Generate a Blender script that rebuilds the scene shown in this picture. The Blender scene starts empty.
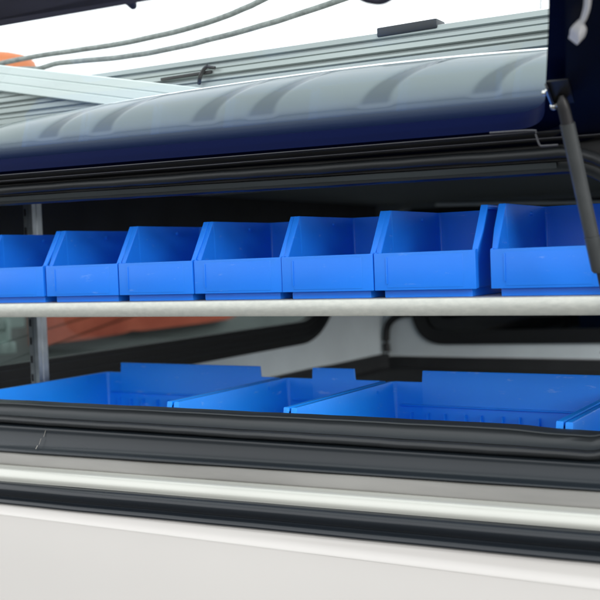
import bpy, bmesh, math, random
from mathutils import Vector, Matrix
random.seed(7)
S = bpy.context.scene
COL = S.collection
PI = math.pi

# ------------------------------------------------------------------ camera
cam_d = bpy.data.cameras.new('camera')
cam = bpy.data.objects.new('camera', cam_d)
COL.objects.link(cam)
# columns = camera right, up, back in world space (x along the vehicle, y into it, z up)
Xc = Vector((0.8554, 0.0111, 0.5178)); Yc = Vector((0.5166, 0.0525, -0.8546))
Xc.normalize(); Yc = (Yc - Xc * Xc.dot(Yc)).normalized(); Zc = Xc.cross(Yc)
rot = Matrix((Xc, Yc, Zc))
cam.matrix_world = Matrix.Translation((0, -1.40, 0)) @ rot.to_4x4()
cam_d.sensor_width = 36.0
cam_d.lens = 36.0 * 1026.0 / 600.0
cam_d.clip_start = 0.02
cam_d.clip_end = 500.0
cam_d.dof.use_dof = True
cam_d.dof.focus_distance = 1.66
cam_d.dof.aperture_fstop = 5.0
S.camera = cam

# ------------------------------------------------------------------ sky, sun, exposure
SUN_EL, SUN_ROT = math.radians(20), math.radians(120)
W = bpy.data.worlds.new('World'); S.world = W
W.use_nodes = True
nt = W.node_tree; nt.nodes.clear()
wo = nt.nodes.new('ShaderNodeOutputWorld'); bg = nt.nodes.new('ShaderNodeBackground')
sky = nt.nodes.new('ShaderNodeTexSky'); sky.sky_type = 'NISHITA'; sky.sun_disc = False
sky.sun_elevation = SUN_EL; sky.sun_rotation = SUN_ROT
tc = nt.nodes.new('ShaderNodeTexCoord'); nz = nt.nodes.new('ShaderNodeTexNoise')
nz.inputs['Scale'].default_value = 2.2; nz.inputs['Detail'].default_value = 4
rp = nt.nodes.new('ShaderNodeValToRGB')
rp.color_ramp.elements[0].position = 0.30; rp.color_ramp.elements[0].color = (0.80, 0.80, 0.80, 1)
rp.color_ramp.elements[1].position = 0.62; rp.color_ramp.elements[1].color = (0.97, 0.97, 0.97, 1)
mx = nt.nodes.new('ShaderNodeMixRGB')
mx.inputs[2].default_value = (12.0, 12.3, 12.6, 1)
nt.links.new(tc.outputs['Generated'], nz.inputs['Vector'])
nt.links.new(nz.outputs['Fac'], rp.inputs['Fac'])
nt.links.new(rp.outputs['Color'], mx.inputs[0])
nt.links.new(sky.outputs['Color'], mx.inputs[1])
nt.links.new(mx.outputs['Color'], bg.inputs['Color'])
bg.inputs['Strength'].default_value = 0.12
nt.links.new(bg.outputs['Background'], wo.inputs['Surface'])
sd = bpy.data.lights.new('sun', 'SUN'); sd.energy = 1.4; sd.angle = math.radians(22); sd.color = (1, .97, .92)
sun = bpy.data.objects.new('sun', sd); COL.objects.link(sun)
# from in front of the vehicle (the camera's side), high
sun.rotation_euler = Vector((-0.85, 0.48, -0.36)).to_track_quat('-Z', 'Y').to_euler()
S.view_settings.view_transform = 'Standard'
S.view_settings.look = 'None'
S.view_settings.gamma = 1.0
S.view_settings.exposure = 0.42

# ------------------------------------------------------------------ materials
def mat(name, col, rough=.5, metal=0.0, var=0.0, vscale=8.0, stretch=(1, 1, 1), bump=0.0, bscale=60.0,
        coat=0.0, spec=0.5, sss=0.0, scuff=None, scuff_thr=.68, rvar=0.0, col2=None, trans=0.0):   # one node material
    m = bpy.data.materials.new(name); m.use_nodes = True
    n = m.node_tree; p = n.nodes['Principled BSDF']
    p.inputs['Base Color'].default_value = (*col, 1)
    p.inputs['Roughness'].default_value = rough
    p.inputs['Metallic'].default_value = metal
    p.inputs['Specular IOR Level'].default_value = spec
    p.inputs['Coat Weight'].default_value = coat
    p.inputs['Coat Roughness'].default_value = 0.06
    if sss:
        p.inputs['Subsurface Weight'].default_value = sss
        p.inputs['Subsurface Radius'].default_value = (.002, .004, .012)
        p.inputs['Subsurface Scale'].default_value = 1.0
    if trans: p.inputs['Transmission Weight'].default_value = trans
    t = n.nodes.new('ShaderNodeTexCoord'); mp = n.nodes.new('ShaderNodeMapping')
    mp.inputs['Scale'].default_value = stretch
    n.links.new(t.outputs['Object'], mp.inputs['Vector'])
    last = None
    if var or col2:
        z = n.nodes.new('ShaderNodeTexNoise'); z.inputs['Scale'].default_value = vscale
        z.inputs['Detail'].default_value = 5
        n.links.new(mp.outputs['Vector'], z.inputs['Vector'])
        r = n.nodes.new('ShaderNodeValToRGB')
        r.color_ramp.elements[0].position = .3; r.color_ramp.elements[1].position = .7
        a = tuple(c * (1 - var) for c in col); b = col2 or tuple(min(1, c * (1 + var)) for c in col)
        r.color_ramp.elements[0].color = (*a, 1); r.color_ramp.elements[1].color = (*b, 1)
        n.links.new(z.outputs['Fac'], r.inputs['Fac'])
        n.links.new(r.outputs['Color'], p.inputs['Base Color']); last = r.outputs['Color']
    if scuff:
        z = n.nodes.new('ShaderNodeTexNoise'); z.inputs['Scale'].default_value = 34
        z.inputs['Detail'].default_value = 7; z.inputs['Roughness'].default_value = .7
        oi = n.nodes.new('ShaderNodeObjectInfo'); ad = n.nodes.new('ShaderNodeVectorMath'); ad.operation = 'MULTIPLY_ADD'
        cmb = n.nodes.new('ShaderNodeCombineXYZ')
        for q_ in range(3): n.links.new(oi.outputs['Random'], cmb.inputs[q_])
        mp2 = n.nodes.new('ShaderNodeMapping'); mp2.inputs['Scale'].default_value = (.6, 1, 2.6)
        n.links.new(t.outputs['Object'], mp2.inputs['Vector'])
        n.links.new(cmb.outputs[0], ad.inputs[0]); ad.inputs[1].default_value = (37, 53, 71); n.links.new(mp2.outputs['Vector'], ad.inputs[2])
        n.links.new(ad.outputs[0], z.inputs['Vector'])
        r = n.nodes.new('ShaderNodeValToRGB')
        r.color_ramp.elements[0].position = scuff_thr; r.color_ramp.elements[1].position = scuff_thr + .06
        r.color_ramp.elements[0].color = (0, 0, 0, 1); r.color_ramp.elements[1].color = (.35, .35, .35, 1)
        x = n.nodes.new('ShaderNodeMixRGB'); x.inputs[1].default_value = (*col, 1); x.inputs[2].default_value = (*scuff, 1)
        if last: n.links.new(last, x.inputs[1])
        n.links.new(z.outputs['Fac'], r.inputs['Fac']); n.links.new(r.outputs['Color'], x.inputs[0])
        n.links.new(x.outputs['Color'], p.inputs['Base Color'])
    if rvar:
        z = n.nodes.new('ShaderNodeTexNoise'); z.inputs['Scale'].default_value = vscale * .7; z.inputs['Detail'].default_value = 6
        n.links.new(mp.outputs['Vector'], z.inputs['Vector'])
        r = n.nodes.new('ShaderNodeMapRange'); r.inputs['To Min'].default_value = max(0, rough - rvar); r.inputs['To Max'].default_value = rough + rvar
        n.links.new(z.outputs['Fac'], r.inputs['Value']); n.links.new(r.outputs['Result'], p.inputs['Roughness'])
    if bump:
        z = n.nodes.new('ShaderNodeTexNoise'); z.inputs['Scale'].default_value = bscale; z.inputs['Detail'].default_value = 4
        n.links.new(mp.outputs['Vector'], z.inputs['Vector'])
        b = n.nodes.new('ShaderNodeBump'); b.inputs['Strength'].default_value = bump; b.inputs['Distance'].default_value = .002
        n.links.new(z.outputs['Fac'], b.inputs['Height']); n.links.new(b.outputs['Normal'], p.inputs['Normal'])
    return m

def glass_mat(name, tint, ior=1.45, rough=0.0):
    """thin pane: tinted see-through plus fresnel reflection"""
    m = bpy.data.materials.new(name); m.use_nodes = True
    n = m.node_tree; n.nodes.clear()
    o = n.nodes.new('ShaderNodeOutputMaterial'); t = n.nodes.new('ShaderNodeBsdfTransparent'); g = n.nodes.new('ShaderNodeBsdfGlossy')
    t.inputs['Color'].default_value = (*tint, 1); g.inputs['Roughness'].default_value = rough
    f = n.nodes.new('ShaderNodeFresnel'); f.inputs['IOR'].default_value = ior
    x = n.nodes.new('ShaderNodeMixShader')
    ge = n.nodes.new('ShaderNodeNewGeometry'); mr = n.nodes.new('ShaderNodeMapRange')
    mr.inputs['To Min'].default_value = ior; mr.inputs['To Max'].default_value = 1 / ior     # same pane seen from either side
    n.links.new(ge.outputs['Backfacing'], mr.inputs['Value']); n.links.new(mr.outputs['Result'], f.inputs['IOR'])
    n.links.new(f.outputs['Fac'], x.inputs['Fac']); n.links.new(t.outputs['BSDF'], x.inputs[1]); n.links.new(g.outputs['BSDF'], x.inputs[2])
    n.links.new(x.outputs['Shader'], o.inputs['Surface'])
    return m

M = dict(
    header=mat('grey_header_rubber', (.050, .060, .064), .40, var=.25, vscale=12, stretch=(.1, 1, 1), rvar=.08),
    pillar=mat('dark_grey_pillar', (.17, .20, .21), .7),  # plain dark grey, also on the rear ceiling and back upper trim
    edge=mat('greyish_frame_lining', (.075, .075, .115), .55, var=.1, vscale=10),
    bin=mat('blue_polypropylene', (0.012, 0.200, 0.86), .36, spec=.35, var=.06, vscale=5, sss=.12, rvar=.08, scuff=(.22, .42, .92), scuff_thr=.63, bump=.05, bscale=220),
    binlow=mat('lightened_blue_polypropylene', (0.008, 0.265, 0.97), .38, spec=.3, var=.08, vscale=4, sss=.12, rvar=.1, scuff=(.32, .52, .97), scuff_thr=.61, bump=.06, bscale=160),  # blue lightened to make up for light missing below the shelf
    galv=mat('galvanised_steel', (.54, .555, .51), .38, .6, col2=(.62, .63, .575), vscale=190, stretch=(.5, 1, 1), rvar=.12, bump=.06, bscale=160),
    post=mat('rolled_steel', (.42, .46, .48), .35, .85, var=.15, vscale=30, rvar=.1),
    slot=mat('dark_slot', (.01, .01, .012), .8),
    rubber=mat('weathered_black_rubber', (.014, .016, .018), .42, var=.25, vscale=14, stretch=(.12, 1, 1), rvar=.10, bump=.25, bscale=30),
    rubber2=mat('matt_black_rubber', (.010, .010, .011), .6, var=.2, vscale=20, rvar=.1),
    gloss_panel=mat('dark_grey_gloss_trim', (.012, .016, .020), .28, spec=.4, var=.2, vscale=4, stretch=(.3, 1, 1), rvar=.06),
    brown=mat('dusty_grey_ledge', (.20, .195, .18), .36, .3, var=.18, vscale=22, stretch=(.15, 1, 1), bump=.1),
    silver=mat('pale_cream_painted_strip', (.52, .525, .48), .30, .35, var=.03, vscale=5, coat=.4),
    trim=mat('satin_black_trim', (.009, .012, .016), .30, var=.1, vscale=8, stretch=(.2, 1, 1), rvar=.06),
    white=mat('warm_white_vehicle_paint', (.575, .555, .53), .22, var=.015, vscale=2.2, coat=.6, spec=.4),
    navy=mat('navy_gloss_paint', (.0014, .0045, .034), .35, spec=.03, coat=.0, rvar=.03, vscale=6),
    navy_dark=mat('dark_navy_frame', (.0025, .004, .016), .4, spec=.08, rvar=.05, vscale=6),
    frame_grey=mat('purple_grey_frame_lining', (.055, .055, .085), .5, var=.1, vscale=10),
    shoulder=mat('steel_blue_roof_paint', (.160, .198, .202), .30, .5, var=.16, coat=.3,  vscale=3, rvar=.05, bump=.05, bscale=8, stretch=(.4, 1, 1)),
    shoulder_reflection=mat('dull_roof_reflection', (.085, .115, .125), .27, .5, coat=.4, var=.08, vscale=6),  # dark tone meant for the painted reflection arcs
    chrome=mat('bright_anodised_edge', (.85, .88, .88), .22, .7),
    rail=mat('anodised_rail_grey', (.36, .405, .40), .4, .4, var=.2, vscale=12, stretch=(.08, 1, 1), rvar=.08),
    board=mat('pale_aluminium', (.60, .675, .67), .42, .1, var=.05, vscale=14, stretch=(.1, 1, 1)),
    rope=mat('grey_green_cable', (.23, .255, .245), .7, var=.25, vscale=90, bump=.6, bscale=220),
    orange=mat('orange_beacon_plastic', (.48, .15, .05), .5, var=.08, vscale=20, sss=.1),
    black_plastic=mat('black_plastic', (.02, .02, .022), .4),
    slate=mat('slate_grey_flange', (.017, .021, .024), .42, var=.15, vscale=10, stretch=(.2, 1, 1), rvar=.08),
    dull_line=mat('dull_pewter_strip', (.075, .075, .085), .4, .3, var=.2, vscale=30, stretch=(.1, 1, 1)),
    lining=mat('pale_grey_lining', (.72, .81, .85), .55, var=.06, vscale=5, bump=.1, bscale=60),
    dark_lining=mat('charcoal_lining', (.022, .025, .028), .75, var=.2, vscale=8),
    gasket=mat('window_gasket_rubber', (.007, .008, .009), .45, rvar=.08),
    strut=mat('dark_grey_strut_tube', (.085, .092, .095), .30, .4, var=.1, vscale=40, rvar=.08, scuff=(.4, .4, .38), scuff_thr=.64),
    steel=mat('bright_steel', (.75, .75, .72), .22, .95),
    latch=mat('satin_silver_latch', (.80, .80, .82), .4, .1),
    asphalt=mat('asphalt', (.055, .055, .055), .9, var=.2, vscale=3, bump=.3, bscale=30),
    redwall=mat('orange_red_render', (.50, .085, .045), .85, var=.2, col2=(.60, .14, .08), vscale=3.5),
    greywall=mat('grey_concrete', (.17, .19, .19), .85, var=.12, vscale=2.5),
    palebox=mat('pale_green_white_plastic', (.62, .74, .70), .5, var=.05, vscale=10),
    door_glass=glass_mat('tinted_door_glass', (.93, .965, .955), 1.25, .02),
    end_glass=glass_mat('end_window_glass', (.58, .62, .61), 1.35),
    dark_glass=glass_mat('privacy_glass', (.05, .055, .06), 1.45),
)

# ------------------------------------------------------------------ mesh helpers
def link(name, bm, m, parent=None, smooth=True, loc=None, sharp=38):
    bmesh.ops.recalc_face_normals(bm, faces=bm.faces)
    me = bpy.data.meshes.new(name)
    for f in bm.faces: f.smooth = smooth
    if smooth:
        a = math.radians(sharp)
        for e in bm.edges:
            if len(e.link_faces) == 2 and e.calc_face_angle(0) > a: e.smooth = False
    bm.to_mesh(me); bm.free()
    me.materials.append(m)
    o = bpy.data.objects.new(name, me); COL.objects.link(o)
    if parent: o.parent = parent
    if loc: o.location = loc
    return o

def empty(name, loc, label, cat, group=None):
    o = bpy.data.objects.new(name, None); COL.objects.link(o)
    o.location = loc; o.empty_display_size = .05
    tag(o, label, cat, group); return o

def tag(o, label, cat, group=None):
    o['label'] = label; o['category'] = cat
    if group: o['group'] = group

def prism(bm, pts, vec):
    """closed polygon (3d pts) pushed along vec"""
    a = [bm.verts.new(p) for p in pts]; b = [bm.verts.new(Vector(p) + Vector(vec)) for p in pts]
    n = len(pts); fs = [bm.faces.new(a[::-1]), bm.faces.new(b)]
    for i in range(n): fs.append(bm.faces.new((a[i], a[(i + 1) % n], b[(i + 1) % n], b[i])))
    return a + b, fs

def box(bm, x0, x1, y0, y1, z0, z1, bev=0.0, seg=2):
    vs, fs = prism(bm, [(x0, y0, z0), (x1, y0, z0), (x1, y1, z0), (x0, y1, z0)], (0, 0, z1 - z0))
    if bev:
        es = list({e for f in fs for e in f.edges})
        bmesh.ops.bevel(bm, geom=es, offset=bev, segments=seg, affect='EDGES', profile=.6)

def tube(bm, path, r, n=12, caps=True):
    rings = []; path = [Vector(p) for p in path]
    rs = r if isinstance(r, (list, tuple)) else [r] * len(path)
    up = Vector((0, 0, 1))
    for i, p in enumerate(path):
        d = (path[min(i + 1, len(path) - 1)] - path[max(i - 1, 0)]).normalized()
        u = d.cross(up)
        if u.length < 1e-3: u = d.cross(Vector((0, 1, 0)))
        u.normalize(); v = u.cross(d).normalized()
        rings.append([bm.verts.new(p + (u * math.cos(2 * PI * k / n) + v * math.sin(2 * PI * k / n)) * rs[i]) for k in range(n)])
    for a, b in zip(rings, rings[1:]):
        for k in range(n): bm.faces.new((a[k], a[(k + 1) % n], b[(k + 1) % n], b[k]))
    if caps: bm.faces.new(rings[0][::-1]); bm.faces.new(rings[-1])

def spline(pts, n):
    """Catmull-Rom through pts"""
    P = [Vector(p) for p in pts]; P = [P[0] * 2 - P[1]] + P + [P[-1] * 2 - P[-2]]
    out = []
    for i in range(1, len(P) - 2):
        for k in range(n):
            t = k / n; a, b, c, d = P[i - 1:i + 3]
            out.append(.5 * ((2 * b) + (c - a) * t + (2 * a - 5 * b + 4 * c - d) * t * t + (3 * b - a - 3 * c + d) * t ** 3))
    out.append(P[-2]); return out

def skin_rings(bm, rings, closed=True, caps=True):
    R_ = [[bm.verts.new(p) for p in r] for r in rings]; n = len(rings[0])
    for a, b in zip(R_, R_[1:]):
        for k in range(n if closed else n - 1):
            bm.faces.new((a[k], a[(k + 1) % n], b[(k + 1) % n], b[k]))
    if closed and caps: bm.faces.new(R_[0][::-1]); bm.faces.new(R_[-1])

XL, XR = -1.5, -0.37       # two reference stations at which profile heights are given
def loft(prof, x0, x1, n=2, wob=0.0, thick=None, extra=None):
    """prof: list of (y, z at XL, z at XR); runs along x. thick: (dy,dz) back offset for an open strip"""
    bm = bmesh.new(); rings = []
    ph = [random.random() * 6.28 for _ in range(4)]
    for i in range(n + 1):
        x = x0 + (x1 - x0) * i / n; t = (x - XL) / (XR - XL)
        w = wob * (math.sin(x * 9 + ph[0]) + .6 * math.sin(x * 23 + ph[1]) + .35 * math.sin(x * 51 + ph[2]))
        e = extra(x) if extra else 0
        r = [Vector((x, y, a + (b - a) * t + w + e)) for y, a, b in prof]
        if thick: r += [p + Vector((0, thick[0], thick[1])) for p in reversed(r)]
        rings.append(r)
    skin_rings(bm, rings)
    return bm

def smoothprof(pts, n=5):
    return [tuple(v) for v in spline(pts, n)]

# ------------------------------------------------------------------ ground
bm = bmesh.new()
g = [bm.verts.new(p) for p in ((-200, -200, -1.35), (200, -200, -1.35), (200, 200, -1.35), (-200, 200, -1.35))]
bm.faces.new(g)
ground = link('ground', bm, M['asphalt'], smooth=False); ground['kind'] = 'structure'

# ------------------------------------------------------------------ the vehicle
veh = empty('service_vehicle', (0, 0, -1.35), 'white service vehicle with its side window flap lifted open above blue storage bins', 'vehicle')
ZO = 1.35
def part(name, bm, m, parent=None, **k):
    o = link(name, bm, m, parent or veh, **k)
    if parent is None: o.location = (0, 0, ZO)
    return o

# lower body side
body_prof = smoothprof([(-.070, -.425, -.399), (-.0840, -.4290, -.4035), (-.0865, -.4350, -.4120), (-.0885, -.4415, -.4270), (-.0915, -.4463, -.4353), (-.0922, -.449, -.439), (-.0925, -.455, -.446), (-.100, -.53, -.52), (-.108, -.66, -.65), (-.112, -.80, -.79), (-.10, -1.0, -1.0)], 5)
part('body_side', loft(body_prof, -2.6, .25, 40, thick=(.05, 0)), M['white'])
# black belt trim: fat rounded bead over a finer groove
part('belt_trim', loft(smoothprof([(-.072, -.3892, -.3646), (-.084, -.3915, -.3672), (-.0915, -.398, -.3725), (-.0925, -.405, -.379), (-.089, -.412, -.3855), (-.084, -.4165, -.391), (-.0925, -.421, -.396), (-.0950, -.427, -.402), (-.088, -.4315, -.4065)], 4), -2.6, .25, 30, wob=.0003, thick=(.03, 0)), M['trim'])
part('pale_strip', loft(smoothprof([(-.058, -.3640, -.3418), (-.064, -.3650, -.3428), (-.0725, -.3690, -.3465), (-.0780, -.3765, -.3535), (-.0795, -.3840, -.3610), (-.0785, -.3900, -.3655)], 4), -2.6, .25, 30, thick=(.03, 0)), M['silver'])
part('dusty_ledge', loft(smoothprof([(-.044, -.3430, -.3210), (-.051, -.3450, -.3230), (-.056, -.3540, -.3330), (-.0585, -.3620, -.3405), (-.057, -.3660, -.3440)], 4), -2.6, .25, 60, wob=.0004, thick=(.03, 0)), M['brown'])
sill = part('sill_panel', loft(smoothprof([(-.020, -.2920, -.2845), (-.029, -.2960, -.2885), (-.0300, -.3060, -.2955), (-.0325, -.3170, -.3035), (-.0385, -.3290, -.3125), (-.0490, -.3380, -.3180), (-.047, -.3432, -.3215)], 4), -2.6, .25, 30, thick=(.03, 0)), M['gloss_panel'])
bm = bmesh.new()
for (x, z, l, dx) in ((-1.392, -.2985, .012, -.002), (-1.396, -.3125, .011, -.002), (-1.400, -.3250, .006, -.001)):
    yy = -.0303 if z > -.3 else (-.0387 if z > -.32 else -.0445)
    tube(bm, [(x, yy + .0006, z), (x + dx, yy - .0034, z - l)], .0005, 6)
part('scratch', bm, M['brown'], sill)

# opening outline in the xz plane: list of points + outward directions, going round the hole
def opening_loop(r_c=.078, n=10):
    xl, xr = -1.80, -.338
    top = lambda x: .1257 + (x + 1.5) * (.1047 - .1257) / 1.13
    bot = lambda x: -.2535 + (x + 1.5) * (-.2475 + .2535) / 1.13
    L_ = []
    def seg(p0, p1, k):
        for i in range(k): L_.append(tuple(p0[j] + (p1[j] - p0[j]) * i / k for j in (0, 1)))
    def arc(cx, cz, r, a0, a1):
        for i in range(n): a = a0 + (a1 - a0) * i / n; L_.append((cx + r * math.cos(a), cz + r * math.sin(a)))
    rb = .05
    seg((xl + r_c, top(xl + r_c)), (xr - r_c, top(xr - r_c)), 70); arc(xr - r_c, top(xr - r_c) - r_c, r_c, PI / 2, 0)
    seg((xr, top(xr) - r_c), (xr, bot(xr) + rb), 10); arc(xr - rb, bot(xr) + rb, rb, 0, -PI / 2)
    seg((xr - rb, bot(xr - rb)), (xl + rb, bot(xl + rb)), 70); arc(xl + rb, bot(xl) + rb, rb, -PI / 2, -PI)
    seg((xl, bot(xl) + rb), (xl, top(xl) - r_c), 10); arc(xl + r_c, top(xl) - r_c, r_c, PI, PI / 2)
    N = len(L_); out = []
    for i, p in enumerate(L_):
        a, b = L_[i - 1], L_[(i + 1) % N]; t = Vector((b[0] - a[0], b[1] - a[1])).normalized()
        out.append((p, (-t.y, t.x)))
    return out
LOOP = opening_loop()
def sweep(prof, wob=0.0, half=None):
    """closed section (y, r) carried round the opening, r = distance outward from the opening edge"""
    bm = bmesh.new(); rings = []; top, low = prof, half or prof
    for i, ((x, z), (nx, nz)) in enumerate(LOOP):
        b_ = max(0, min(1, (1 - nz) / 2)); prof = [(p[0] * (1 - b_) + q[0] * b_, p[1] * (1 - b_) + q[1] * b_) for p, q in zip(top, low)]
        w = wob * (math.sin(i * .35) + .7 * math.sin(i * .83 + 1) + .5 * math.sin(i * 1.7 + 2))
        sag = 0
        if nz < -.7:      # sill seal sags near the right corner
            t = max(0, min(1, (x + .52) / .09)); sag = .0045 * (t * t * (3 - 2 * t))
        rings.append([Vector((x + nx * (r + w * .5), y + w, z + nz * (r + w + sag * max(0, 1 - r / .03)))) for y, r in prof])
    V = [[bm.verts.new(p) for p in r] for r in rings]; n = len(prof); N = len(V)
    for i in range(N):
        a, b = V[i], V[(i + 1) % N]
        for k in range(n): bm.faces.new((a[k], a[(k + 1) % n], b[(k + 1) % n], b[k]))
    return bm
# seal: thin lip, hollow, fat bulb
lipT = [(.030, .002), (.012, -.0005), (-.002, .0), (-.0065, .0015), (-.0075, .0045), (-.006, .0080), (-.004, .0120), (-.004, .0155), (.004, .0180), (.030, .012)]
lipB = [(.030, .002), (.012, -.0005), (-.004, .0), (-.0125, .0012), (-.0140, .0030), (-.0120, .0060), (-.0120, .0120), (-.0160, .0180), (-.0235, .0230), (.030, .020)]
bulbT = [(-.024 + .0085 * math.cos(2 * PI * k / 14), .0265 + .0078 * math.sin(2 * PI * k / 14)) for k in range(14)]
bulbB = [(-.028 + .0090 * math.cos(2 * PI * k / 14), .0300 + .0068 * math.sin(2 * PI * k / 14)) for k in range(14)]
bulbT = [(y if y < -.020 else y + .03, r) for y, r in bulbT]; bulbB = [(y if y < -.024 else y + .03, r) for y, r in bulbB]
part('opening_flange', sweep(lipT, .0003, lipB), M['slate'])
part('opening_seal', sweep(bulbT, .0004, bulbB), M['rubber'])
part('header_flange', loft([(-.0080, .1412, .1196), (-.0105, .1402, .1186), (-.0070, .1330, .1116), (-.0040, .1276, .1064), (-.0015, .1268, .1056)], -1.78, -.425, 60, wob=.0003, thick=(.004, 0)), M['header'])
# black gutter backing round the hole, thin pewter line at the top
part('gutter', sweep([(-.012, .0160), (-.012, .060), (.028, .060), (.028, .0160)], 0, [(-.012, .0185), (-.012, .050), (.028, .050), (.028, .0185)]), M['rubber2'])
part('gutter_strip', loft([(-.050, .1779, .1592), (-.055, .1776, .1589), (-.055, .1764, .1578), (-.050, .1761, .1575)], -2.2, -.44, 24), M['dull_line'])
part('gutter_strip', loft([(-.040, .1680, .1503), (-.0445, .1676, .1500), (-.0445, .1668, .1493), (-.040, .1664, .1489)], -2.2, .02, 24, wob=.0003), M['dull_line'])
part('gutter_lip', loft([(-.010, .1790, .1600), (-.049, .1775, .1588), (-.0485, .1755, .1570), (-.039, .1685, .1510), (-.0385, .1655, .1480), (-.018, .1630, .1455), (-.010, .1630, .1455)], -2.2, .02, 12, wob=.0002), M['rubber2'])

# roof edge behind the flap: bowed shoulder, bright edging, painted reflection arcs
def crown(x):              # height of the roof edge along the vehicle
    pts = [(-2.4, .215), (-1.9, .262), (-1.635, .292), (-1.36, .3075), (-1.117, .3112), (-.9, .3110), (-.716, .3085), (-.472, .2965), (-.1, .270), (.4, .23)]
    for (a, za), (b, zb) in zip(pts, pts[1:]):
        if x <= b:
            t = (x - a) / (b - a); t = t * 1.0
            return za + (zb - za) * t
    return pts[-1][1]
def crown_s(x): return sum(crown(x + d) for d in (-.12, -.06, 0, .06, .12)) / 5
def shoulder_pt(x, t, off=0.0):
    z0 = .170 + (x + 1.5) * (.148 - .170) / 1.13; z1 = crown_s(x); zc = z0 + .068
    a = math.radians(-62 + 152 * t); c, s_ = math.cos(a), math.sin(a)
    y = .118 - .126 * c ** .9 - off * c
    z = (zc + (z1 - zc) * s_ if a > 0 else zc + (zc - z0) * s_ / .883) + off * s_
    return Vector((x, y, z))
REFLECTION_ARCS = ((-1.66, .052), (-1.585, .046), (-1.375, .060), (-1.245, .058), (-1.020, .060), (-.905, .060), (-.700, .060), (-.525, .050))  # dark reflection arcs, painted and slightly dented into the shoulder
def sstep(a, b, v):
    t = max(0, min(1, (v - a) / (b - a))); return t * t * (3 - 2 * t)
def reflection_mask(x, t):
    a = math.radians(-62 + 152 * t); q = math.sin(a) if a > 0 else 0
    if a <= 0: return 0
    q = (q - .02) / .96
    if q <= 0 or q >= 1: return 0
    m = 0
    for rx, w in REFLECTION_ARCS:
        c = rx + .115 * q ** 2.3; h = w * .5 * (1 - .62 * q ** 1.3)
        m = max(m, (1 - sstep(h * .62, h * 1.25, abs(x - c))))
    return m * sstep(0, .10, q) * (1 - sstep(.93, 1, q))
bm = bmesh.new(); NX, NT = 560, 46
cl = bm.loops.layers.color.new('painted_reflection')
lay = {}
rings = []
for i in range(NX + 1):
    x = -2.3 + 2.4 * i / NX; r = []
    for k in range(NT + 1):
        t = k / NT; m = reflection_mask(x, t)
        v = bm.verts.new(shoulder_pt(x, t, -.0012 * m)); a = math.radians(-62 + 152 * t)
        lay[v] = (m, 1 - sstep(-.40, .62, math.sin(a)), 0, 1); r.append(v)  # red: reflection arcs, green: navy fade, both reflected tones painted in
    p = r[-1].co
    for q_ in (Vector((x, .16, p.z - .004)), Vector((x, .16, .16))):
        v = bm.verts.new(q_); lay[v] = (0, 0, 0, 1); r.append(v)
    rings.append(r)
n_ = len(rings[0])
for a, b in zip(rings, rings[1:]):
    for k in range(n_): bm.faces.new((a[k], a[(k + 1) % n_], b[(k + 1) % n_], b[k]))
bm.faces.new(rings[0][::-1]); bm.faces.new(rings[-1])
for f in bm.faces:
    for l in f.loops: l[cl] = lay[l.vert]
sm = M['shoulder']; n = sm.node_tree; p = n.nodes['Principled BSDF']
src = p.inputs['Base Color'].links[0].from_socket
va = n.nodes.new('ShaderNodeVertexColor'); va.layer_name = 'painted_reflection'
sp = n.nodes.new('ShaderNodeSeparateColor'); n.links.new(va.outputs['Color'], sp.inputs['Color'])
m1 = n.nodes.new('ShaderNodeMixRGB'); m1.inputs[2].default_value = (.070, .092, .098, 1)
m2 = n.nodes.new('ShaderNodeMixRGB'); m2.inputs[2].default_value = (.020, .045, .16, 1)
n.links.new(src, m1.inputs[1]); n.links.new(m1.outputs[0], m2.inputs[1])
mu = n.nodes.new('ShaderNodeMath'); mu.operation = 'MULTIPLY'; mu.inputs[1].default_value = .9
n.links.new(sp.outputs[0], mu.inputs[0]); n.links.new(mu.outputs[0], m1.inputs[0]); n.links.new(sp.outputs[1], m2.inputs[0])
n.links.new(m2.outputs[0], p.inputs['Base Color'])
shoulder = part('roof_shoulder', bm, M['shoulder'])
bm = bmesh.new()
tube(bm, [shoulder_pt(-2.3 + 2.4 * i / 70, 1.0) + Vector((0, -.004, .0015)) for i in range(71)], .0048, 10)
part('roof_edging', bm, M['chrome'])
# roof skin
bm = bmesh.new(); box(bm, -2.3, .1, .15, 2.45, .215, .262, .006)
part('roof', bm, M['white'])

# roof rail: fluted extrusion
prof = []
z = .296
gz = 0.0
for k, (land, gap) in enumerate(((.009, .0025), (.012, .002), (.007, .0035), (.011, .002), (.006, .004), (.010, .002), (.008, .003), (.0105, 0))):
    yy = (.183, .179, .185, .181)[k % 4]
    prof += [(yy + .002, z + gz + .003, z + gz - .016), (yy, z + gz + .0045, z + gz - .0145), (yy + .0005, z + gz + land + .0022, z + gz + land - .0168), (yy + .002, z + gz + land + .003, z + gz + land - .016)]
    gz += land
    if gap: prof += [(.1875, z + gz + .0032, z + gz - .0158), (.1875, z + gz + gap + .0028, z + gz + gap - .0162)]
    gz += gap
prof += [(.225, .388, .369), (.225, .295, .28)]
rail = part('roof_rail', loft(prof, -2.35, .35, 16, wob=.0), M['rail'], sharp=20)
bm = bmesh.new()   # clip with a hooked tail
tube(bm, spline([(-1.16, .176, .338), (-1.152, .170, .350), (-1.143, .170, .362), (-1.134, .172, .368)], 5), .0038, 8)
tube(bm, [(-1.135, .171, .366), (-1.118, .171, .362)], .003, 8)
box(bm, -1.25, -1.13, .174, .180, .3545, .3600, .001)
part('rail_clip', bm, M['black_plastic'], rail)
bm = bmesh.new(); box(bm, -.785, -.675, .178, .215, .372, .388, .003)
part('rail_bracket', bm, M['slate'], rail)

# interior box
CX, CY = -1.87, 2.339
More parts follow.
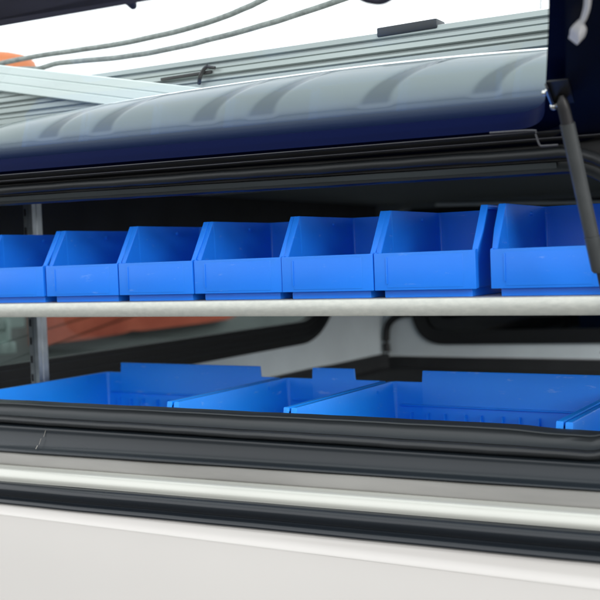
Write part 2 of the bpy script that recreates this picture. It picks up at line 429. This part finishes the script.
# end wall with its window hole (built as a frame of four boxes around a slanted hole)
def frame_poly(outer, inner, axis, c, t):
    """flat ring between two equal-length polygons, given thickness t along axis"""
    bm = bmesh.new()
    def P(p, k): return Vector((c + k * t, p[0], p[1])) if axis == 0 else Vector((p[0], c + k * t, p[1]))
    A = [[bm.verts.new(P(p, k)) for p in poly] for k in (0, 1) for poly in (outer, inner)]
    n = len(outer)
    o0, i0, o1, i1 = A
    for k in range(n):
        j = (k + 1) % n
        bm.faces.new((o0[k], o0[j], i0[j], i0[k])); bm.faces.new((o1[k], i1[k], i1[j], o1[j]))
        bm.faces.new((i0[k], i0[j], i1[j], i1[k])); bm.faces.new((o0[k], o1[k], o1[j], o0[j]))
    return bm
def pane_poly(poly, axis, c, t):
    bm = bmesh.new()
    def P(p, k): return (c + k * t, p[0], p[1]) if axis == 0 else (p[0], c + k * t, p[1])
    prism(bm, [P(p, 0) for p in poly], (t, 0, 0) if axis == 0 else (0, t, 0))
    return bm
def rounded(poly, r, n=8):
    out = []
    N = len(poly)
    for i, p in enumerate(poly):
        p = Vector(p); a = Vector(poly[i - 1]); b = Vector(poly[(i + 1) % N])
        d1 = (a - p).normalized(); d2 = (b - p).normalized()
        s, e = p + d1 * r, p + d2 * r
        for k in range(n + 1):
            t = k / n; out.append(tuple((s * (1 - t) ** 2 + p * 2 * t * (1 - t) + e * t * t)))
    return out
def grow(poly, d):
    c = Vector((sum(p[0] for p in poly) / len(poly), sum(p[1] for p in poly) / len(poly)))
    N = len(poly); out = []
    for i, p in enumerate(poly):
        a, b = Vector(poly[i - 1]), Vector(poly[(i + 1) % N])
        t = (b - a).normalized(); nrm = Vector((t.y, -t.x))
        if nrm.dot(Vector(p) - c) < 0: nrm = -nrm
        out.append(tuple(Vector(p) + nrm * d))
    return out
ew = rounded([(.13, -.30), (1.80, -.292), (2.285, .17), (2.285, .19), (.13, .19)][:2] + [(2.20, .135), (.13, .135)], .13)
def square_match(poly, y0, y1, z0, z1):
    """project every point of poly radially on the rectangle"""
    c = ((min(p[0] for p in poly) + max(p[0] for p in poly)) / 2, (min(p[1] for p in poly) + max(p[1] for p in poly)) / 2)
    out = []
    for p in poly:
        dx, dz = p[0] - c[0], p[1] - c[1]
        t = min(((y1 if dx > 0 else y0) - c[0]) / dx if abs(dx) > 1e-6 else 1e9, ((z1 if dz > 0 else z0) - c[1]) / dz if abs(dz) > 1e-6 else 1e9)
        out.append((c[0] + dx * t, c[1] + dz * t))
    return out
endw = part('end_wall', frame_poly(square_match(ew, .03, CY + .02, -.392, .216), ew, 0, CX, -.02), M['lining'], smooth=False)
ewin = part('end_window', frame_poly(grow(ew, .004), grow(ew, -.075), 0, CX + .012, -.03), M['gasket'], smooth=False)
for d, w_ in ((-.018, .004), (-.036, .003), (-.060, .004)):
    part('gasket_bead', frame_poly(grow(ew, d), grow(ew, d - w_), 0, CX + .0165, -.006), M['slate'], ewin, smooth=False)
part('window_pane', pane_poly(grow(ew, -.07), 0, CX - .004, -.004), M['end_glass'], ewin, smooth=False)
bm = bmesh.new(); box(bm, CX + .001, CX + .02, .03, CY - .06, .075, .203)
part('upper_trim', bm, M['dark_lining'])
bm = bmesh.new(); box(bm, CX + .02, .02, CY - .045, CY - .0, .185, .203)
part('upper_trim', bm, M['pillar'])
bm = bmesh.new(); prism(bm, [(-1.866, CY - .075, .02), (-1.80, CY - .075, .02), (-1.805, CY - .075, .10), (-1.78, CY - .075, .165), (-1.72, CY - .075, .202), (-1.866, CY - .075, .202)], (0, .028, 0))
part('corner_pillar', bm, M['pillar'])
bm = bmesh.new(); tube(bm, [(-1.60, CY - .06, .193), (-.85, CY - .06, .160)], .0055, 8)  # pale bar standing in for a strip of daylight behind the bins
part('daylight_bar', bm, M['lining'])
# lower dark wall under the pale lining, both walls
bm = bmesh.new(); box(bm, CX - .02, CX + .02, .03, CY, -.446, -.3925)
part('end_wall_base', bm, M['dark_lining'])
bw = rounded([(-1.72, -.352), (-.12, -.322), (-.12, .185), (-1.80, .185)], .12)
part('back_wall', frame_poly(square_match(bw, CX + .002, .02, -.40, .216), bw, 1, CY, .02), M['lining'], smooth=False)
bwin = part('back_window', frame_poly(grow(bw, .004), grow(bw, -.05), 1, CY - .012, .03), M['gasket'], smooth=False)
part('window_pane', pane_poly(grow(bw, -.045), 1, CY + .002, .004), M['dark_glass'], bwin, smooth=False)
bm = bmesh.new(); box(bm, CX + .03, .02, CY - .03, CY + .0, -.446, -.402)
part('back_wall_base', bm, M['dark_lining'])
# black cable trunk in the corner
bm = bmesh.new(); tube(bm, spline([(-1.845, CY - .03, -.385), (-1.848, CY - .03, -.33), (-1.835, CY - .03, -.27), (-1.78, CY - .035, -.235), (-1.70, CY - .04, -.228)], 6), .015, 10)
part('wiring_loom', bm, M['gasket'])
bm = bmesh.new(); box(bm, CX + .0, .05, .425, CY, -.47, -.447)  # rear part of the same floor, kept dark where it shows
part('dark_floor', bm, M['dark_lining'])
bm = bmesh.new(); box(bm, CX + .0, .05, .03, .424, -.47, -.446)  # floor under the bins, out of view, kept pale for bounce light
part('unseen_pale_floor', bm, M['lining'])
bm = bmesh.new(); box(bm, CX + .0, .05, .032, 1.12, .204, .214)  # front ceiling, out of view, made pale to bounce light onto the bins
part('bounce_and_rear_ceiling', bm, M['lining'])
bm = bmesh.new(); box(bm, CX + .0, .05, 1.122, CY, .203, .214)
part('bounce_and_rear_ceiling', bm, M['pillar'])
bm = bmesh.new(); box(bm, -.275, .02, -.02, .025, -.29, .175, .004)
part('corner_panel', bm, M['navy'])
bm = bmesh.new(); box(bm, -2.3, -1.866, -.02, .025, -.29, .175, .004)
part('corner_panel', bm, M['navy'])
bm = bmesh.new(); box(bm, -1.80, -.33, .035, .05, -.446, -.285)
part('inner_sill', bm, M['dark_lining'])

# ------------------------------------------------------------------ lifted side window flap
TH = math.radians(22); H = Vector((0, -.030, .190))
T = Vector((0, -math.cos(TH), math.sin(TH))); Nn = Vector((0, math.sin(TH), math.cos(TH)))
def D(x, s, n=0.0): return Vector((x, 0, 0)) + Vector((0, H.y, H.z - .0186 * (x + .94))) + T * s + Nn * n
def dring(outer, inner, n0, n1):
    bm = bmesh.new(); n = len(outer)
    A = [[bm.verts.new(D(p[0], p[1], nn)) for p in poly] for nn in (n0, n1) for poly in (outer, inner)]
    o0, i0, o1, i1 = A
    fs = []
    for k in range(n):
        j = (k + 1) % n
        fs += [bm.faces.new((o0[k], o0[j], i0[j], i0[k])), bm.faces.new((o1[k], i1[k], i1[j], o1[j])),
               bm.faces.new((i0[k], i0[j], i1[j], i1[k])), bm.faces.new((o0[k], o1[k], o1[j], o0[j]))]
    return bm, fs
def drounded(poly, rs, n=8):
    out = []; N = len(poly)
    for i, p in enumerate(poly):
        p = Vector(p); a = Vector(poly[i - 1]); b = Vector(poly[(i + 1) % N]); r = rs[i]
        s, e = p + (a - p).normalized() * r, p + (b - p).normalized() * r
        for k in range(n + 1):
            t = k / n; out.append(tuple(s * (1 - t) ** 2 + p * 2 * t * (1 - t) + e * t * t))
    return out
gin = [(-2.05, .000), (-.4325, .000), (-.3525, .2428), (-.305, .400), (-.85, .412), (-1.065, .420), (-1.95, .42)]
gout = [(-2.12, -.030), (-.352, -.030), (-.290, .235), (-.232, .472), (-.85, .486), (-1.065, .494), (-2.02, .494)]
gi = drounded(gin, [.05, .045, .02, .03, .02, .02, .05]); go = drounded(gout, [.06, .045, .02, .05, .02, .02, .06])
bm, fs = dring(go, gi, -.016, .010)
flap = part('window_flap', bm, M['navy'], sharp=30)
flap['label'] = 'navy frame of the lifted window flap'
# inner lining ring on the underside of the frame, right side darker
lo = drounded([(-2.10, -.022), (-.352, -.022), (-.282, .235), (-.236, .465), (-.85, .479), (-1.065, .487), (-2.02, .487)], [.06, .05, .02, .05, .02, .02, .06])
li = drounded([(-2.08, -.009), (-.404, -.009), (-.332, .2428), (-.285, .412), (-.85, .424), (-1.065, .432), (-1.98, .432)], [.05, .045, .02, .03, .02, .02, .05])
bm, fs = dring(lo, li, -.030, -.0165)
part('flap_lining', bm, M['navy_dark'], flap, sharp=30)
# pane
bm = bmesh.new()
a = [bm.verts.new(D(p[0], p[1], -.004)) for p in drounded([(-2.07, -.016), (-.420, -.016), (-.345, .2428), (-.292, .408), (-.85, .420), (-1.065, .428), (-1.97, .428)], [.05, .045, .02, .03, .02, .02, .05])]
bm.faces.new(a)
part('glass_pane', bm, M['door_glass'], flap, smooth=False)
# printed dots fading out along the right glass edge
bm = bmesh.new()
for r_ in range(4):
    for k in range(22):
        s = .255 + k * .0056 + (r_ % 2) * .0028
        x = -.431 + (s - .018) * .322 - .004 - r_ * .0046
        rr = .0019 - r_ * .00042
        c = [bm.verts.new(D(x + rr * math.cos(q * PI / 4), s + rr * math.sin(q * PI / 4), -.0052)) for q in range(8)]
        bm.faces.new(c)
fr = part('printed_dots', bm, M['navy_dark'], flap, smooth=False); fr['kind'] = 'stuff'
bm, fs = dring([(-1.99, .484), (-1.065, .484), (-.85, .476), (-.27, .463)], [(-1.99, .4385), (-1.05, .4385), (-.81, .4304), (-.27, .415)], -.034, -.0302)
part('edge_lining', bm, M['edge'], flap, smooth=False)
# curved silver latch on the right member
bm = bmesh.new()
pts = spline([D(-.2885, .3115, -.036), D(-.2960, .288, -.036), D(-.3055, .268, -.037), D(-.3118, .2605, -.038), D(-.3169, .2456, -.037), D(-.3225, .2330, -.036)], 6)
tube(bm, pts, [.0036 + .0052 * max(0, min(1, (i / (len(pts) - 1) - .45) / .25)) - (.002 if i == len(pts) - 1 else 0) for i in range(len(pts))], 4)
part('latch_lever', bm, M['latch'], flap, sharp=60)
# outer edge latch and pull handle
bm = bmesh.new()
pts = spline([D(-.825, .43, -.012), D(-.830, .408, -.012), D(-.8338, .3935, -.012), D(-.838, .386, -.012)], 5)
tube(bm, pts, [.008, .008, .008, .008, .008, .0078, .0075, .007, .0068, .006, .0058, .005, .0048, .004, .003, .002][:len(pts)], 10)
part('flap_catch', bm, M['frame_grey'], flap)
bm = bmesh.new()
pts = spline([D(-.548, .40, -.012), D(-.542, .345, -.014), D(-.528, .3275, -.014), D(-.512, .3285, -.014), D(-.495, .345, -.014), D(-.487, .40, -.012)], 6)
tube(bm, pts, .005, 10)
part('pull_handle', bm, M['frame_grey'], flap)

# gas strut on the right, between the flap and the jamb
A0 = D(-.3759, .1033, -.036); B0 = Vector((-.3560, -.062, -.029))
d = (B0 - A0).normalized()
bm = bmesh.new()
L_ = (B0 - A0).length
tube(bm, [A0 + d * .030, A0 + d * .0301, A0 + d * (L_ - .050), A0 + d * (L_ - .0495), A0 + d * (L_ - .0485), A0 + d * (L_ - .048), A0 + d * (L_ - .003), A0 + d * L_], [.0080, .0095, .0095, .0087, .0087, .0099, .0099, .0082], 18)
strut = part('gas_strut', bm, M['strut'])
bm = bmesh.new(); tube(bm, [A0 + d * -.006, A0 + d * .002, A0 + d * .012, A0 + d * .0305], [.004, .0072, .0078, .0078], 14)
part('end_socket', bm, M['black_plastic'], strut)
bm = bmesh.new(); tube(bm, [A0 + d * L_, A0 + d * (L_ + .10)], .0042, 12)
part('piston_rod', bm, M['black_plastic'], strut)
bm = bmesh.new()
c = D(-.3895, .0915, -.037)
for i in range(1): bmesh.ops.create_uvsphere(bm, u_segments=14, v_segments=10, radius=.0052, matrix=Matrix.Translation(c))
tube(bm, [c, A0 + Vector((.004, .0, .0))], .003, 8)
part('ball_stud', bm, M['steel'], strut)
bm = bmesh.new()      # small bolted plate carrying the stud
prism(bm, [D(-.3935, .088, -.0315), D(-.3905, .088, -.0385), D(-.3850, .138, -.0385), D(-.3880, .138, -.0315)], (.0022, 0, 0))
prism(bm, [D(-.392, .086, -.0300), D(-.366, .086, -.0300), D(-.358, .142, -.0300), D(-.384, .142, -.0300)], Nn * .0015 * -1)
part('mount_plate', bm, M['black_plastic'], strut, smooth=False)
bm = bmesh.new(); tube(bm, [D(-.3885, .128, -.0385), D(-.3925, .128, -.0385)], .0032, 8)
tube(bm, [D(-.3905, .098, -.0380), D(-.3865, .134, -.0380)], .0013, 6)
part('stud_rivet', bm, M['steel'], strut)
bm = bmesh.new(); box(bm, -.345, -.310, -.060, -.045, -.16, -.115, .003)
tube(bm, [(-.352, -.062, -.135), (-.352, -.03, -.135)], .006, 10)
part('jamb_mount', bm, M['black_plastic'], strut)
# small bent wire clip under the flap corner
bm = bmesh.new(); tube(bm, spline([(-.50, -.060, .163), (-.4396, -.060, .1605), (-.436, -.060, .155), (-.431, -.060, .1405), (-.424, -.060, .1388), (-.4064, -.060, .1384)], 4), .0016, 7)
part('wire_clip', bm, M['dull_line'])

# ------------------------------------------------------------------ roof load: board, cables, beacon
bm = bmesh.new(); rings = []
for (x, zt) in ((-2.25, .558), (-1.71, .4457), (-1.187, .3366), (-1.10, .3185)):
    h = .056; r = []
    for k, (yy, zz) in enumerate(((.168, 0), (.165, -.002), (.165, -.017), (.1664, -.018), (.1664, -.020), (.165, -.021), (.165, -.036), (.1664, -.037), (.1664, -.039), (.165, -.040), (.165, -.054), (.168, -.056), (.178, -.056), (.178, 0))):
        r.append(Vector((x, yy, zt + zz)))
    rings.append(r)
skin_rings(bm, rings)
plank = link('aluminium_plank', bm, M['board'], sharp=25)
tag(plank, 'pale ribbed aluminium plank sloping across the roof rail at the left', 'plank')

def cable(name, pts, r, label):
    P = spline(pts, 10)
    P = [p + Vector((0, .0004 * math.sin(i * .9), .0003 * math.sin(i * .55))) for i, p in enumerate(P)]
    bm = bmesh.new(); tube(bm, P, r, 12)
    o = link(name, bm, M['rope']); tag(o, label, 'cable', 'cables strung above the roof'); return o
cable('cable', [(-2.3, .36, .455), (-2.05, .33, .470), (-1.90, .31, .470), (-1.818, .30, .4790), (-1.66, .30, .4795), (-1.5115, .30, .4749), (-1.38, .30, .475), (-1.2427, .30, .4821), (-1.15, .30, .495), (-1.091, .30, .5079), (-.95, .30, .545), (-.6, .30, .66)], .0058,
      'upper of two grey cables, ending at the orange beacon')
cable('cable', [(-1.98, .20, .40), (-1.86, .25, .445), (-1.775, .29, .458), (-1.70, .30, .4525), (-1.6304, .30, .4560), (-1.52, .30, .4490), (-1.429, .30, .4446), (-1.33, .30, .4447), (-1.2444, .30, .4482), (-1.14, .30, .455), (-1.052, .30, .4633), (-.919, .30, .4801), (-.75, .30, .51), (-.4, .30, .60)], .0058,
      'lower of two grey cables, bending round the pale plank')

bea = empty('beacon_lamp', (-2.035, .5, .262), 'orange warning beacon on the roof behind the pale plank', 'beacon')
bm = bmesh.new(); rings = []
for (r, z) in ((.010, .298), (.045, .296), (.075, .288), (.090, .276), (.094, .262), (.092, .240), (.088, .215)):
    rings.append([Vector((r * math.cos(2 * PI * k / 32), r * math.sin(2 * PI * k / 32), z)) for k in range(32)])
skin_rings(bm, rings)
link('lens', bm, M['orange'], bea)
bm = bmesh.new(); tube(bm, [(0, 0, 0), (0, 0, .02), (0, 0, .021), (0, 0, .20), (0, 0, .2145)], [.06, .06, .03, .03, .095], 28)
link('base', bm, M['black_plastic'], bea)

# ------------------------------------------------------------------ metal shelf
shelf = empty('metal_shelf', (-.95, .12, -.446), 'galvanised metal shelf with folded front edge carrying the upper row of blue bins', 'shelf')
so = Vector((.95, -.12, .446))
bm = bmesh.new()
def zs(x): return -.0632
vs, fs = prism(bm, [(-1.80, .004, -.0632), (-1.80, .0015, -.0645), (-1.80, .0008, -.0665), (-1.80, .0008, -.0880), (-1.80, .0020, -.0903), (-1.80, .012, -.0903), (-1.80, .012, -.0885), (-1.80, .0028, -.0880), (-1.80, .0028, -.0665), (-1.80, .30, -.0650), (-1.80, .30, -.0632)], (1.66, 0, 0))
for v in bm.verts: v.co += so
link('shelf_board', bm, M['galv'], shelf, sharp=50)
def post(x, side):
    bm = bmesh.new(); y = .285; w, dpt, t = .0270, .030, .002
    P = [(x, y + dpt), (x, y), (x + w * .42, y), (x + w * .42, y + .004), (x + w * .58, y + .004), (x + w * .58, y), (x + w, y), (x + w, y + .010), (x + w - .0035, y + .0125), (x + w, y + .015), (x + w, y + dpt), (x + w - t, y + dpt), (x + w - t, y + t + .004), (x + t, y + t + .004), (x + t, y + dpt)]
    prism(bm, [(px_, py_, -.446) for px_, py_ in P], (0, 0, .630))
    for v in bm.verts: v.co += so
    o = link('post', bm, M['post'], shelf, smooth=False)
    for k in range(13):
        z = -.34 + k * .042; bm = bmesh.new()
        box(bm, x + w * .10, x + w * .30, y - .0012, y + .0015, z, z + .017, .0008)
        for v in bm.verts: v.co += so
        link('slot', bm, M['slot'], o, smooth=False)
post(-1.765 + .015, 1); post(-.20, 1)

# ------------------------------------------------------------------ bins
def make_bin(name, w, dep, h, lip, ydiag, foot, fin, fl, tab, tabin, m, tabr=None, wt=.0028, ribs=False, rc=.007, flare=.0):
    """open-fronted stacking bin; origin at left front bottom corner. returns Empty"""
    tabr = tabr or tabin
    root = bpy.data.objects.new(name, None); COL.objects.link(root); root.empty_display_size = .03
    i_ = fl                    # wall sits inside the rim flange
    # plan contour (counter clockwise), list of (x,y, nx, ny)
    def contour(x0, x1, y0, y1, r):
        pts = []
        def arc(cx, cy, a0):
            for k in range(7):
                a = a0 + PI / 2 * k / 6; pts.append((cx + r * math.cos(a), cy + r * math.sin(a), math.cos(a), math.sin(a)))
        def seg(ax, ay, bx, by, n, nx, ny, stops=None):
            for t in (stops or [k / n for k in range(1, n)]): pts.append((ax + (bx - ax) * t, ay + (by - ay) * t, nx, ny))
        arc(x1 - r, y0 + r, -PI / 2)
        L = y1 - y0 - 2 * r
        dd = [max(.002, (y - y0 - r) / L) for y in (y0 + r + .0008, ydiag * .55, ydiag - .0015, ydiag, ydiag + .004)] + [.3, .5, .7, .9]
        seg(x1, y0 + r, x1, y1 - r, 0, 1, 0, dd)
        arc(x1 - r, y1 - r, 0)
        e = .0012
        ts = [(x1 - r - q) / (x1 - x0 - 2 * r) for q in (w - tabr, w - tabr - e * 1.5, tabin + e * 1.5, tabin)]
        seg(x1 - r, y1, x0 + r, y1, 0, 0, 1, ts)
        arc(x0 + r, y1 - r, PI / 2)
        seg(x0, y1 - r, x0, y0 + r, 0, -1, 0, [1 - q for q in reversed(dd)])
        arc(x0 + r, y0 + r, PI)
        seg(x0 + r, y0, x1 - r, y0, 4, 0, -1)
        return pts
    C_ = contour(i_, w - i_, 0.0015, dep, rc)
    def ztop(x, y):
        if y >= dep - 1e-4 and w - tabr - .0013 >= x >= tabin + .0013: return h + tab
        if y <= .0015 + rc * .8: return lip
        if y >= ydiag: return h
        t = (y - .0015 - rc * .8) / (ydiag - .0015 - rc * .8)
        return lip + (h - lip) * t
    bm = bmesh.new()
    def ring(off, zf):
        return [Vector((x + nx * off, y + ny * off, zf(x, y))) for x, y, nx, ny in C_]
    def taper(off, z):        # wall leans in towards the bottom
        k = flare * (1 - z / h)
        return off - k
    rings = []
    rings.append(ring(taper(-wt, foot + .004), lambda x, y: foot + .0045))
    rings.append(ring(-wt, lambda x, y: ztop(x, y) - .002))
    rings.append(ring(-wt + .0008, lambda x, y: ztop(x, y)))
    def F(k): 
        return k
    # flange: wide on sides/back, small on the lip
    def fring(frac, dz):
        out = []
        for x, y, nx, ny in C_:
            f_ = fl * frac if (y > .0015 + rc) else min(fl, .0025) * frac
            if h < .18 and ztop(x, y) > lip + .02 and abs(nx) > .5: f_ += .0026
            if ny < -.5: f_ = .0015 * frac
            if ny > .7: f_ = .003 * frac
            out.append(Vector((x + nx * f_, y + ny * f_, ztop(x, y) + dz)))
        return out
    rings.append(fring(.8, 0)); rings.append(fring(1.0, -.0015)); rings.append(fring(1.0, -.0065)); rings.append(fring(0.0, -.0065))
    rings.append(ring(taper(0, foot), lambda x, y: foot + .002)); rings.append(ring(taper(-.0015, foot), lambda x, y: foot))
    V = [[bm.verts.new(p) for p in r] for r in rings]; n = len(C_)
    for a, b in zip(V, V[1:]):
        for k in range(n): bm.faces.new((a[k], a[(k + 1) % n], b[(k + 1) % n], b[k]))
    bm.faces.new(V[0]); bm.faces.new(V[-1][::-1])
    # foot below, set back
    box(bm, i_ + .004, w - i_ - .006, fin, dep - .006, 0, foot + .001, .0015)
    for sx in (i_ + .008, w - i_ - .013):
        pass
    # moulded web joining wall and rim near the rear corner
    for xx in (i_ + .0005, w - i_ - .0005):
        s = 1 if xx < w / 2 else -1
        bmesh.ops.create_cone(bm, cap_ends=True, segments=12, radius1=.0035, radius2=.0028, depth=.004,
                              matrix=Matrix.Translation((xx - s * wt * 0 + s * .004, dep - .075, h - .013)) @ Matrix.Rotation(PI / 2, 4, 'Y'))
    if ribs:     # low upright ribs and a step line on the inside of the back wall
        k = .05
        while k < w - .04:
            box(bm, k, k + .0028, dep - .0175, dep - wt + .001, foot + .003, h * .71, .0008); k += .037 + .006 * math.sin(k * 70)
        box(bm, i_ + .02, w - i_ - .02, dep - wt - .0085, dep - wt + .001, h * .77, h * .785, .0008)
    # full-width front plate with short returns
    box(bm, 0.0002, w - .0002, -.0004, .0030, foot - .001, lip + .0008, .0011, 2)
    box(bm, 0.0004, .0040, .0020, .0125, foot, lip + .002, .0008)
    box(bm, w - .0040, w - .0004, .0020, .0125, foot, lip + .002, .0008)
    body = link('bin_body', bm, m, root, sharp=32)
    # label holder on the lip: raised plate with rounded corners
    bm = bmesh.new()
    x0, x1 = w * .13, w * .88; z0, z1 = foot + .0025, lip - .004
    box(bm, x0, x1, -.0008, .004, z0, z1, .0006, 2)
    link('label_holder', bm, m, root, sharp=60)
    for xa, xb in ((x0 - .0010, x0 + .0010),):
        bm = bmesh.new()
        box(bm, xa, xb, -.0020, .002, z0 + .006, z1 - .002, .0006)
        link('label_clip', bm, m, root, sharp=60)
    return root
def copy_tree(o, parent=None):
    c = o.copy(); COL.objects.link(c); c.parent = parent
    for ch in list(o.children): copy_tree(ch, c)
    return c

small = make_bin('storage_bin', .165, .235, .1345, .0675, .048, .0125, .014, .0060, 0, .02, M['bin'], flare=.002)
spots = [(-1.575, 0, 0, 'leftmost blue bin on the metal shelf, cut off by the photo edge'),
         (-1.4040, .001, .3, 'second blue bin from the left on the metal shelf'),
         (-1.2245, 0, -.2, 'third blue bin from the left on the metal shelf'),
         (-1.0580, .0015, .2, 'middle blue bin on the metal shelf, three bins on either side'),
         (-.8810, .0, 0, 'blue bin on the metal shelf, third from the right end'),
         (-.7145, .0005, -.2, 'blue bin on the metal shelf, second from right, with a gap to its right'),
         (-.5275, .0, .3, 'rightmost blue bin on the metal shelf, behind the grey gas strut')]
for i, (x, y, a, lab) in enumerate(spots):
    o = small if i == 0 else copy_tree(small)
    if i in (1, 3): o.scale = (1.065, 1, 1)      # two of the row are a size wider
    o.location = (x, y + .0005, -.0630); o.rotation_euler = (0, 0, math.radians(a))
    tag(o, lab, 'storage bin', 'small blue bins in a row on the shelf')

def big(x, y, w, lab, tabin, tab=.0225, a=0, tabr=None):
    o = make_bin('deep_storage_bin', w, .405, .200, .095, .035, .012, .016, .0075, tab, tabin, M['binlow'], tabr=tabr, wt=.0035, ribs=True, rc=.012, flare=.010)
    o.location = (x, y, -.446); o.rotation_euler = (0, 0, math.radians(a))
    tag(o, lab, 'storage bin', 'deep blue bins under the shelf')
big(-1.645, .012, .492, 'wide deep blue bin below the shelf at the far left, beside the upright post', .052)
big(-1.1485, .012, .243, 'narrow deep blue bin below the shelf, between two wide bins', .072)
big(-.9015, .012, .460, 'wide deep blue bin below the shelf, right of the narrow bin', .072, tabr=.022)
big(-.4375, -.004 + .012, .460, 'deep blue bin below the shelf at the far right, only its rim corner in view', .072)

# ------------------------------------------------------------------ outside, seen through the end window
gw = empty('garden_wall', (-3.9, 3.2, -1.35), 'grey wall with an orange-red upper face, seen through the end window', 'wall')
bm = bmesh.new(); box(bm, -.05, .15, -3.4, 5.0, 0, 1.88, .01)
link('grey_wall', bm, M['greywall'], gw)
bm = bmesh.new(); pts = [(-.99, .975), (-.95, .987), (-.69, .985), (-.55, .990), (-.42, .9945), (-.36, 1.004), (-.28, .9955), (.05, .9965), (.30, .998), (.54, 1.0035), (.62, 1.02), (.62, 1.30), (-.99, 1.30)]
prism(bm, [(.15, y, z) for y, z in pts], (.12, 0, 0))
link('red_panel', bm, M['redwall'], gw, smooth=False)

cab = empty('outdoor_cabinet', (-3.05, 1.20, -1.35), 'pale greenish white cabinet with a hooked bracket, outside behind the upright post', 'cabinet')
bm = bmesh.new(); box(bm, -.05, .05, -.50, .272, 1.125, 1.75, .008)
link('housing', bm, M['palebox'], cab)
bm = bmesh.new(); box(bm, -.04, .04, -.50, .192, 1.068, 1.126, .006); box(bm, .0, .06, .145, .212, 1.030, 1.075, .008); box(bm, .052, .062, .17, .185, 1.05, 1.16, .002)
link('bracket', bm, M['palebox'], cab)
bm = bmesh.new(); tube(bm, [(0, -.3, 0), (0, -.3, 1.07)], .05, 16)
link('stand', bm, M['greywall'], cab)
